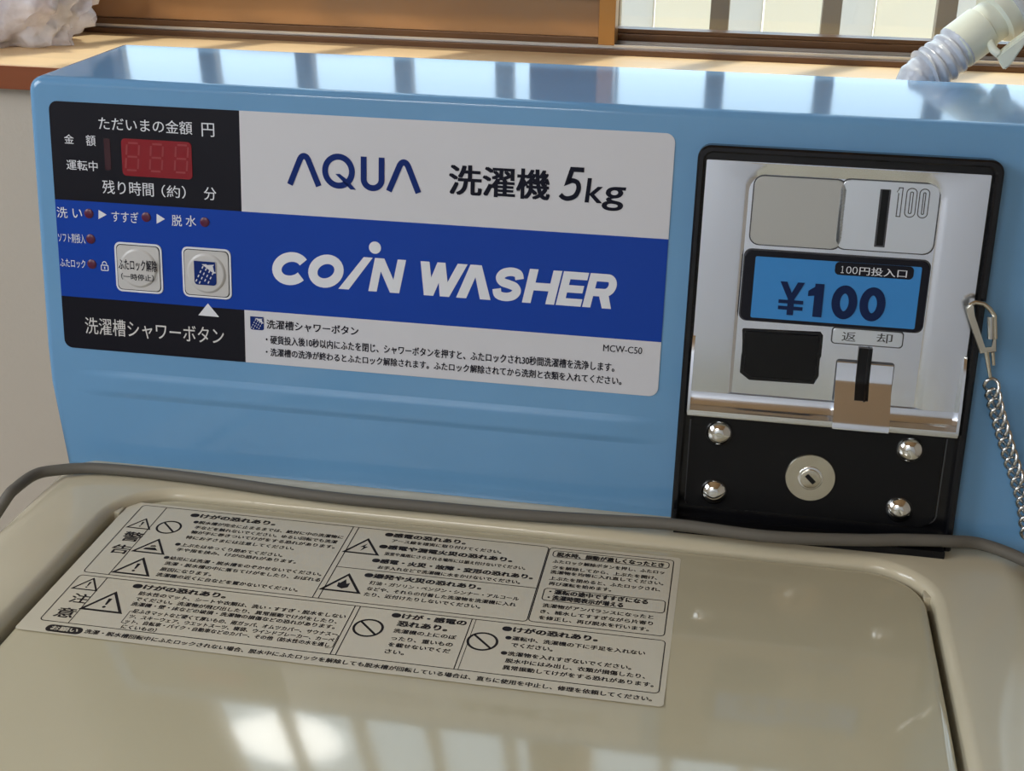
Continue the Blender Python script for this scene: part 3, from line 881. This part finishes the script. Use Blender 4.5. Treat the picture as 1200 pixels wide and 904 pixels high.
def key(a, c):
    global b_
    b = MB(face); b_ = b
    (x0, y1), (x1, y0) = a, c
    b.prism(rrect((x0, y0), (x1, y1), .0030), S1, S1 + .0004, 0, .0002, 1)
    g = .0010; b.prism(rrect((x0 + g, y0 + g), (x1 - g, y1 - g), .0024), S1, S1 + .00045, 1)
    g = .0014; b.prism(rrect((x0 + g, y0 + g), (x1 - g, y1 - g), .0022), S1, S1 + .0007, 2, .0002, 1)
    cx, cy, rd = (x0 + x1) / 2, (y0 + y1) / 2, (x1 - x0) * .40
    b.lathe((cx, cy, S1 + .0006), [(rd, 0), (rd * .97, .0004), (rd * .90, .0008), (rd * .86, .0009), (rd * .4, .0009)], 36, 2)
    return b
KH = S1 + .0016
KM = [M['ink_white'], M['film_black'], M['key'], M['ink_black'], M['ink_navy'], M['film_white']]
b = key((0.04271, 0.11983), (0.06854, 0.09384))
b.text('ふたロック解除', (0.04518, 0.11147), (0.06615, 0.10563), KH, 3, .03)
b.text('（一時停止）', (0.04629, 0.10391), (0.06416, 0.10046), KH, 3, .025)
b.build('button', KM, panel, label='grey lid-unlock button with black lettering')
b = key((0.07953, 0.11982), (0.10586, 0.09367))
shower((0.08645, 0.11307), (0.09835, 0.10074), 4, 5, KH)
b.build('button', KM, panel, label='grey button with a blue shower sign')

# ---- coin mechanism
CU0, CU1, CVB, CVT = .3376, .4735, -.0070, .1862
b = MB(face)
b.prism(rrect((CU0, CVB), (CU1, CVT), (.001, .001, .006, .006)), -.002, .0030, 0, .0008)
# raised rim on three sides
def rim(o, i0, w0, w1):
    out = rrect((CU0 + o, CVB), (CU1 - o, CVT - o), (.001, .001, .006 - o, .006 - o), 8)
    inn = rrect((CU0 + i0, CVB), (CU1 - i0, CVT - i0), (.0008, .0008, .004, .004), 8)
    return out, inn, w0, w1
o_, i_, w0, w1 = rim(0, .0034, .002, .0085)
o2 = rrect((CU0 + .0010, CVB), (CU1 - .0010, CVT - .0010), (.001, .001, .005, .005), 8)
i2 = rrect((CU0 + .0026, CVB), (CU1 - .0026, CVT - .0026), (.001, .001, .0045, .0045), 8)
z3 = lambda lp, w: [(x, y, w) for x, y in lp]
b.loops([z3(o_, w0), z3(o_, w1 - .0010), z3(o2, w1), z3(i2, w1), z3(i_, w1 - .0008), z3(i_, w0)], 0)
# foot that stands out over the top panel
b.prism(rrect((CU0 + .002, -.0075), (CU1 - .004, .0000), .0005), 0, .0165, 1, .0006)
coin = b.build('coin_mechanism', [M['black'], M['black_matt']], wm, smooth=40, label='black-framed coin box let into the right of the console')

# chrome front with a pressed field and a curled lower lip
HU0, HU1, HV1 = .3418, .4688, .1786
b = MB(face)
NW = .0048
field0 = rrect((.3600, .0661), (.4520, .1785), (.0001, .0001, .011, .011), 8)
field1 = rrect((.3622, .0663), (.4482, .1735), (.0001, .0001, .008, .008), 8)
out = rrect((HU0, .0660), (HU1, HV1 + .0006), .0006, 8)
b.loops([z3(out, .0030), z3(out, NW), z3(field0, NW), z3(field1, NW - .0014)], 0)
b.flat(field1, NW - .0014)
# lip profile swept across
lip = [(.0668, NW), (.0650, NW + .0001), (.0630, NW + .0006), (.0615, NW + .0016), (.0604, NW + .0030), (.0597, NW + .0046), (.0594, NW + .0060), (.0590, NW + .0064), (.0566, NW + .0064), (.0560, NW + .0060), (.0560, .003)]
b.loops([[(HU0, v, w) for v, w in lip], [(HU0 + (HU1 - HU0) / 2, v, w) for v, w in lip], [(HU1, v, w) for v, w in lip]], 0, False)
for x0, x1 in ((HU0 - .0002, HU0 + .0011), (HU1 - .0011, HU1 + .0002)):   # folded side cheeks
    cheek = [(.0955, NW - .001), (.0930, NW + .0018), (.0860, NW + .0040), (.0700, NW + .0062), (.0575, NW + .0064), (.0575, NW - .001)]
    b.loops([[(x0, v, w) for v, w in cheek], [(x1, v, w) for v, w in cheek]], 0, True, True, True)
chrome = b.build('coin_plate', M['chrome'], coin, smooth=35, label='worn bright chrome front plate')
FWD = NW - .0014
def plate(name, a, c, r, m, h=.0008, **kw):
    b = MB(face)
    b.prism(rrect((a[0] - .0006, a[1] + .0006), (c[0] + .0006, c[1] - .0006), r + .0006), FWD - .001, FWD + .0002, 1)
    b.prism(rrect(a, c, r), FWD - .001, FWD + h, 0, .0004, 2)
    return b
b = plate('', (0.36459, 0.17284), (0.40619, 0.14100), .0042, None)
b.build('blank_plate', [M['blank'], M['chrome_dark']], coin, label='blank satin grey square plate')
b = plate('', (0.40373, 0.17347), (0.44753, 0.14143), .0042, None)
su = ((0.42463, 0.16993)[0] + (0.42261, 0.14407)[0]) / 2
sv1, sv0 = (0.42371, 0.16987)[1], (0.42315, 0.14411)[1]
b.prism(rrect((su - .0024, sv0 - .0008), (su + .0024, sv1 + .0002), .0003), FWD, FWD + .00095, 1)
b.prism(rrect((su - .0016, sv0), (su + .0016, sv1), .0002), FWD, FWD + .0011, 2)
hy1, hy0 = ((0.42948, 0.17144)[1] + (0.43964, 0.17137)[1]) / 2, ((0.43107, 0.15783)[1] + (0.44129, 0.15779)[1]) / 2
hx = [(0.42925, 0.16432)[0], (0.43136, 0.16445)[0], (0.43281, 0.16454)[0], (0.43779, 0.16485)[0], (0.43858, 0.16490)[0], (0.44329, 0.16518)[0]]
for t_, mi_, z_ in ((.0021, 1, .00092), (.0012, 0, .00098)):
    b.stroke([(hx[0], hy1 - .0024 - t_ * .1), (hx[1] - .00105, hy1 - .0008)], t_ * .8, FWD + z_, mi_)
    d_ = (.0021 - t_) / 2
    b.stroke([(hx[1] - .00105, hy1 - d_), (hx[1] - .00105, hy0 + d_)], t_, FWD + z_ + .00001, mi_)
    for g0, g1 in ((hx[2], hx[3]), (hx[4], hx[5])):
        b.stroke(rrect((g0 + .00105, hy0 + .00105), (g1 - .00105, hy1 - .00105), (g1 - g0 - .0021) / 2 * .9, 6), t_, FWD + z_, mi_, True)
b.build('coin_slot', [M['chrome_face'], M['chrome_dark'], M['hole']], coin, label='square plate with an upright coin slot and outlined 100')
# price window
b = MB(face)
a, c = (0.36303, 0.13807), (0.44725, 0.10633)
c = (c[0], .1043)
b.prism(rrect((a[0] - .0006, a[1] + .0006), (c[0] + .0006, c[1] - .0006), .0035), FWD - .001, FWD + .0004, 3)
b.prism(rrect(a, c, .003), FWD - .001, FWD + .0016, 0, .0006, 2)
a2, c2 = (0.36799, 0.13541), (0.44379, 0.10808)
c2 = (c2[0], .1058)
b.prism(rrect(a2, c2, .0008), FWD, FWD + .00175, 1)
b.prism(rrect((0.40473, 0.13538), (0.44032, 0.12926), .0020), FWD, FWD + .0019, 0)
pt, pb = (0.40693, 0.13383)[1], (0.43769, 0.12992)[1]
pu_ = lambda x: (0.40723, 0.13101)[0] + ((0.43731, 0.13314)[0] - (0.40723, 0.13101)[0]) * (x - 584) / 224
for ch_, xa_, xb_ in (('１', 586, 596), ('０', 604, 621), ('０', 625, 642)):
    b.text(ch_, (pu_(xa_), pt - .0003), (pu_(xb_), pb + .0003), FWD + .0021, 2, .01)
b.text('円投入口', ((0.41588, 0.13162)[0], pt), ((0.43731, 0.13314)[0], pb), FWD + .0021, 2, .012)
zt = FWD + .0020
y1_, y0_ = ((0.37916, 0.12385)[1] + (0.42369, 0.12478)[1]) / 2, ((0.38758, 0.10808)[1] + (0.42550, 0.10854)[1]) / 2
yx0, yx1 = (0.37990, 0.11725)[0], (0.39231, 0.11817)[0]
ym = (yx0 + yx1) / 2
P_ = lambda x, y: (yx0 + x * (yx1 - yx0), y0_ + y * (y1_ - y0_))
b.flat([P_(.04, 1), P_(.38, .48), P_(.62, .48), P_(.30, 1)], zt, 4)
b.flat([P_(.96, 1), P_(.70, 1), P_(.38, .48), P_(.62, .48)], zt + .00001, 4)
b.flat([P_(.38, .5), P_(.38, 0), P_(.62, 0), P_(.62, .5)], zt + .00002, 4)
for yy in (.40, .21): b.flat([P_(.04, yy + .055), P_(.04, yy - .055), P_(.96, yy - .055), P_(.96, yy + .055)], zt + .00003, 4)
ox0, ox1 = (0.39368, 0.11827)[0], (0.40081, 0.11880)[0]
b.flat([(ox1 - .0042, y1_), (ox1 - .0042, y0_), (ox1, y0_), (ox1, y1_)], zt, 4)
b.flat([(ox1 - .0020, y1_), (ox0, y1_ - .0036), (ox0, y1_ - .0062), (ox1 - .0030, y1_ - .0056)], zt + .00001, 4)
for g0, g1 in (((0.40492, 0.11622)[0], (0.41636, 0.11708)[0]), ((0.41773, 0.11574)[0], (0.42923, 0.11661)[0])):
    pen(g0, g1, y0_, y1_, .0036, 0, zt, 4)(ell(0, 360, 36)[:-1], True, 1.08)
b.build('price_display', [M['film_black'], M['price_blue'], M['ink_white'], M['chrome_dark'], mat('price_ink', lin(12, 32, 74), .5, spec=.2)], coin, label='blue price card reading ¥100 in a black bezel')
# coin return cup
b = MB(face)
P = [(0.36524, 0.09980), (0.40141, 0.10082), (0.40274, 0.09909), (0.40289, 0.08895), (0.40212, 0.08796), (0.40272, 0.07900), (0.40080, 0.07477), (0.37008, 0.07431), (0.36532, 0.07769), (0.36533, 0.08646), (0.36584, 0.08744), (0.36471, 0.09914)]
b.prism(list(reversed(P)), FWD - .001, FWD + .0006, 0, .0003, 1)
Pi = inset(list(reversed(P)), .0016)
b.prism(Pi, FWD, FWD + .0012, 1, .0004, 2)
b.build('coin_return', [M['black'], M['hole']], coin, label='black coin return flap')
# engraved name plate above the return lever
b = plate('', (0.40709, 0.10325), (0.43911, 0.09622), .0012, None, .0006)
b.text('返', (0.41141, 0.10191), (0.41779, 0.09739), FWD + .00068, 1, .012)
b.text('却', (0.42742, 0.10242), (0.43451, 0.09782), FWD + .00068, 1, .012)
b.build('return_plate', [M['chrome_face'], M['chrome_dark']], coin, label='small engraved plate above the return lever')
# return lever: stepped chrome block with a slot and a black lever
b = MB(face)
a, c = (0.41056, 0.08788), (0.43664, 0.06289)
lev = [(a[1], FWD - .0005), (a[1] - .0010, FWD + .0012), (a[1] - .0085, FWD + .0016), (a[1] - .0110, FWD + .0024), (.0612, FWD + .0115), (.0590, FWD + .0122), (.0570, FWD + .0122)]
lu0, lu1 = a[0], c[0]
b.loops([[(lu0, lev[-1][0], FWD - .0005)] + [(lu0, v, w) for v, w in reversed(lev)], [(lu1, lev[-1][0], FWD - .0005)] + [(lu1, v, w) for v, w in reversed(lev)]], 0, True, True, True)
b.prism(rrect((lu0 - .0005, lev[-1][0] + .010), (lu1 + .0005, a[1] + .0004), .0015), FWD - .001, FWD + .0003, 1)
lever = b.build('return_lever', [M['chrome'], M['chrome_dark']], coin, smooth=30, label='chrome coin return block')
b = MB(face)
s0, s1 = (0.41923, 0.09475), (0.42700, 0.06986)
lc = ((0.42256, 0.09456)[0] + (0.42337, 0.06986)[0]) / 2
def wat(v):
    """how far the lever block stands out at height v"""
    for (va, wa), (vb, wb) in zip(lev, lev[1:]):
        if vb <= v <= va: return wa + (wb - wa) * (va - v) / max(va - vb, 1e-9)
    return FWD + .0012
vs_ = [s0[1]] + [p[0] for p in lev if s1[1] < p[0] < s0[1]] + [s1[1] + .0006]
for h_, x_, y_, mi_ in ((.0006, lc - .0032, lc + .0032, 0), (.0012, lc + .0010, lc + .0020, 1)):
    prof = [(v, max(wat(v), FWD + .0012) + h_) for v in vs_]
    loop = prof + [(prof[-1][0], FWD), (prof[0][0], FWD)]
    b.loops([[(x_, v, w) for v, w in loop], [(y_, v, w) for v, w in loop]], mi_, True, True, True)
b.build('lever_slot', [M['hole'], M['black']], lever, smooth=30, label='upright black slot')

# lock plate below
b = MB(face)
b.prism(rrect((.3440, .0070), (.4640, .0552), (.002, .006, .001, .001)), .002, .0048, 0, .0008, 2)
b.stroke([(.3436, .0520), (.3440, .0090)], .0007, .0038, 1)
b.stroke([(.4655, .0530), (.4652, .0145)] + arc(.4602, .0135, .0050, .0050, 0, -80, 8), .0007, .0038, 1)
b.build('lock_plate', [M['black_matt'], M['chrome_dark']], coin, label='matt black cover plate of the cash box')
for p, rad in (((0.35794, 0.04635), .0067), ((0.44902, 0.04633), .0067), ((0.35778, 0.01525), .0067), ((0.44741, 0.01514), .0067)):
    b = MB(face)
    b.lathe((p[0], p[1], .0044), [(rad, 0), (rad, .0006), (rad * .93, .0018), (rad * .75, .0031), (rad * .48, .0041), (rad * .2, .0045)], 28)
    b.build('bolt', M['nickel'], coin, smooth=60, label='round-headed bright bolt')
b = MB(face)
p = (0.40368, 0.02751)
b.lathe((p[0], p[1], .0044), [(.0123, 0), (.0123, .0008), (.0118, .0014), (.0060, .0014)], 40, 0)
b.lathe((p[0], p[1], .0055), [(.0060, 0), (.0060, .0006), (.0056, .0009), (.0030, .0009)], 32, 1)
pc = (p[0], p[1])
b.lathe((p[0], p[1], .0063), [(.0048, 0), (.0048, .0007), (.0044, .0010), (.0020, .0010)], 32, 0)
sd = Vector((.72, -.69)); sn = Vector((-sd.y, sd.x))
hl, hw = .0028, .0011
b.flat([tuple(Vector(pc) + sd * x * hl + sn * y * hw) for x, y in ((-1, -1), (1, -1), (1, 1), (-1, 1))], .0063 + .00105, 2)
b.build('lock', [M['brass'], M['nickel'], M['hole']], coin, smooth=40, label='round nickel cam lock with a key slot')

# ------------------------------------------------------------------ power cord
cp = [(-.030, -.080, -.075), (-.0145, -.066, -.030), (-0.00122, -0.05034, -0.00400), (0.00209, -0.04229, 0.00060), (0.00506, -0.02995, 0.00160), (0.01138, -0.02364, 0.00160), (0.02755, -0.01725, 0.00160), (0.04562, -0.01553, 0.00160), (0.07447, -0.01556, 0.00160),
      (0.10410, -0.01732, 0.00160), (0.13309, -0.02003, 0.00160), (0.17044, -0.02224, 0.00160), (0.21518, -0.02180, 0.00160), (0.25903, -0.02128, 0.00180), (0.30185, -0.01936, 0.00240), (0.33991, -0.02069, 0.00480), (0.38534, -0.02470, 0.00560),
      (0.42583, -0.02010, 0.00580), (0.45014, -0.01549, 0.00600), (0.47032, -0.01261, 0.00600), (0.48698, -0.00861, 0.00400), (0.50576, -0.01640, 0.00180), (.5195, -.026, -.003), (.530, -.036, -.030), (.533, -.046, -.085)]
b = MB()
b.tube(smooth_path(cp, 8), .0030, 14)
o = b.build('power_cord', M['cord'], smooth=80, label='grey rubber cord lying across the washing machine at the foot of its blue console', category='cord')

# ------------------------------------------------------------------ chain with its snap clip
ch = empty('key_chain', tuple(face((.476, .085, .012))), label='steel chain hanging by a snap clip from the right rim of the coin box', category='chain')
b = MB(face)
cw = .0125
plate_px = [(0.46425, 0.11911, 0.01120), (0.46570, 0.11519, 0.01120), (0.47319, 0.09844, 0.01120), (0.48017, 0.10000, 0.01120), (0.47935, 0.10603, 0.01120), (0.47752, 0.10621, 0.01120), (0.47810, 0.10187, 0.01120), (0.47471, 0.10126, 0.01120), (0.46811, 0.11578, 0.01120), (0.46763, 0.12057, 0.01120), (0.46652, 0.12189, 0.01120)]
b.prism([p[:2] for p in plate_px], .0108, .0134, 0, .0004, 1)
b.tube([(0.46560, 0.12065, 0.01220), (0.46809, 0.12214, 0.01180), (0.47187, 0.12183, 0.01180), (0.47473, 0.11971, 0.01210), (0.47717, 0.11672, 0.01220), (0.47893, 0.10597, 0.01220)], .0011, 10)
clip = b.build('snap_hook', M['brass'], ch, smooth=60)
b = MB(face)
b.tube([(0.47552, 0.11624, 0.01240), (0.47692, 0.10586, 0.01240)], .0016, 12)
b.build('gate', M['steel'], clip, smooth=60)
b = MB(face)
b.tube([(0.47585, 0.09971, 0.01250), (0.47741, 0.09370, 0.01250), (0.47916, 0.08768, 0.01250)], [.0012, .0010, .0008], 10)
b.tube([(0.47870, 0.09953, 0.01250), (0.47932, 0.09632, 0.01250), (0.47989, 0.09350, 0.01250)], .0008, 10)
b.build('swivel_pin', M['brass'], clip, smooth=60)
cpath = smooth_path([(0.48131, 0.08505, 0.00850), (0.48318, 0.07917, 0.00780), (0.48595, 0.07149, 0.00660), (0.48962, 0.06232, 0.00600), (0.49433, 0.05109, 0.00560), (0.49950, 0.03908, 0.00560), (0.50477, 0.02654, 0.00560), (.5085, .012, .0060), (.5110, .004, .0065)], 24)
# walk along the path at a constant pitch
acc, step, nodes = 0.0, .0052, [cpath[0]]
for p, q in zip(cpath, cpath[1:]):
    d = (q - p).length
    if d < 1e-9: continue
    while acc + d >= step * len(nodes):
        nodes.append(p.lerp(q, (step * len(nodes) - acc) / d))
    acc += d
proto = None
link_pts = []
for i in range(16):
    t = 2 * PI * i / 16
    x, y = .0046 * math.cos(t), .0034 * math.sin(t)
    tw = .9 * x / .0046                       # curb link: its ends are twisted against each other
    link_pts.append((x, y * math.cos(tw), y * math.sin(tw) + .0))
b = MB(); b.tube(link_pts, .0009, 8, 0, True)
for k in range(len(nodes) - 1):
    P = face(nodes[k]); Q = face(nodes[k + 1])
    d = (Q - P).normalized()
    nrm = face((0, 0, 1)) - face((0, 0, 0))
    s_ = nrm.cross(d).normalized(); n_ = d.cross(s_)
    Rm = Matrix((d, s_, n_)).transposed()
    if proto is None:
        proto = b.build('chain_link', M['steel'], ch, smooth=80)
        o = proto
    else:
        o = proto.copy(); COL.objects.link(o); o.parent = ch
    o.rotation_euler = (Rm @ Matrix.Rotation(.55, 3, 'X')).to_euler()
    o.location = (P + Q) / 2 - ORIGIN[ch.name]

# ------------------------------------------------------------------ supply hose behind the console
hz = empty('water_hose', (0.45132, 0.16500, 0.18573), label='white ribbed water hose with a clip connector rising behind the right end of the console', category='hose')
A0, A1, A2, A3 = Vector((.443, .150, .115)), Vector((0.44650, 0.16000, 0.19109)), Vector((0.47014, 0.17200, 0.21217)), Vector((0.50163, 0.18700, 0.23668))
b = MB()
path = smooth_path([A0, A0.lerp(A1, .6), A1, A1.lerp(A2, .5), A2], 26)
rad = [.0103 + .0001 * math.sin(i * 1.55) + .0009 * noise.noise((i * .31, 2.2, .4)) for i in range(len(path))]
for i in range(len(rad)):
    k = i / len(rad)
    if k > .62: rad[i] = .0122 + .0008 * math.sin(i * .7) + .0008 * noise.noise((i * .6, 5.1, .4))
b.tube(path, rad, 24)
b.build('hose', M['hose'], hz, smooth=70)
ax = (A3 - A2).normalized()
b = MB()
b.lathe(tuple(A2 - ax * .004), [(.0118, 0), (.0128, .001), (.0128, .018), (.0118, .019), (.0118, .026), (.0150, .027), (.0150, .044), (.0140, .046), (.0100, .046)], 32, 0, ax)
cn = b.build('connector', M['ivory'], hz, smooth=40)
b = MB()
b.lathe(tuple(A2 + ax * .030), [(.0165, 0), (.0180, .002), (.0180, .016), (.0150, .018)], 32, 0, ax)
b.build('nut', M['clear_nut'], hz, smooth=40)
b = MB()
lv = [Vector((0.48499, 0.16800, 0.21068)), Vector((0.48916, 0.16000, 0.21033)), Vector((0.49281, 0.15800, 0.20181)), Vector((0.49631, 0.15800, 0.20737)), Vector((0.49994, 0.15800, 0.21734))]
b.tube(smooth_path([(0.48455, 0.16600, 0.21459), (0.48540, 0.16000, 0.21196), (0.48851, 0.15800, 0.20972)], 6), .0022, 10)
bm = bmesh.new()
pl = [(0.48700, 0.15600, 0.20909), (0.49209, 0.15600, 0.20167), (0.49507, 0.15600, 0.20495), (0.50192, 0.15600, 0.21905), (0.50056, 0.15600, 0.22208), (0.49756, 0.15600, 0.21931)]
lo = [bm.verts.new(p) for p in pl]; hi = [bm.verts.new((p[0], p[1] + .008, p[2])) for p in pl]
bm.faces.new(lo); bm.faces.new(list(reversed(hi)))
for i in range(len(pl)):
    j = (i + 1) % len(pl); bm.faces.new((lo[j], lo[i], hi[i], hi[j]))
bmesh.ops.recalc_face_normals(bm, faces=bm.faces)
bmesh.ops.bevel(bm, geom=list(bm.edges), offset=.0008, segments=2, affect='EDGES')
b.bm(bm)
b.build('clip_lever', M['ivory'], cn, smooth=40)

# ------------------------------------------------------------------ plastic bag on the sill
bg = empty('plastic_bag', (-.125, .245, SILL_Z), label='crinkled clear plastic bag with pale pink contents lying on the window sill', category='bag')
def blob(c, rad, amp, freq, seed, floor_z, mname, pname, sub=5):
    bm = bmesh.new()
    bmesh.ops.create_icosphere(bm, subdivisions=sub, radius=1.0)
    for v in bm.verts:
        d = v.co.normalized()
        q = d * freq + Vector((seed, seed * 1.7, -seed))
        k = 1 + amp * (abs(noise.noise(q)) * 1.6 - .45) + amp * .6 * (abs(noise.noise(q * 2.7)) - .25) + amp * .22 * noise.noise(q * 7)
        p = Vector((c[0] + d.x * rad[0] * k, c[1] + d.y * rad[1] * k, c[2] + d.z * rad[2] * k))
        if p.z < floor_z: p.z = floor_z + .0004 * abs(noise.noise(q * 3))
        v.co = p
    b = MB(); b.bm(bm)
    return b.build(pname, M[mname], bg, smooth=70, weighted=False)
blob((-.150, .246, SILL_Z + .034), (.078, .038, .050), .27, 2.2, 3.1, SILL_Z + .0004, 'bag', 'film')
blob((-.160, .248, SILL_Z + .026), (.056, .024, .030), .12, 1.4, 7.7, SILL_Z + .0012, 'cloth_pink', 'contents', 4)
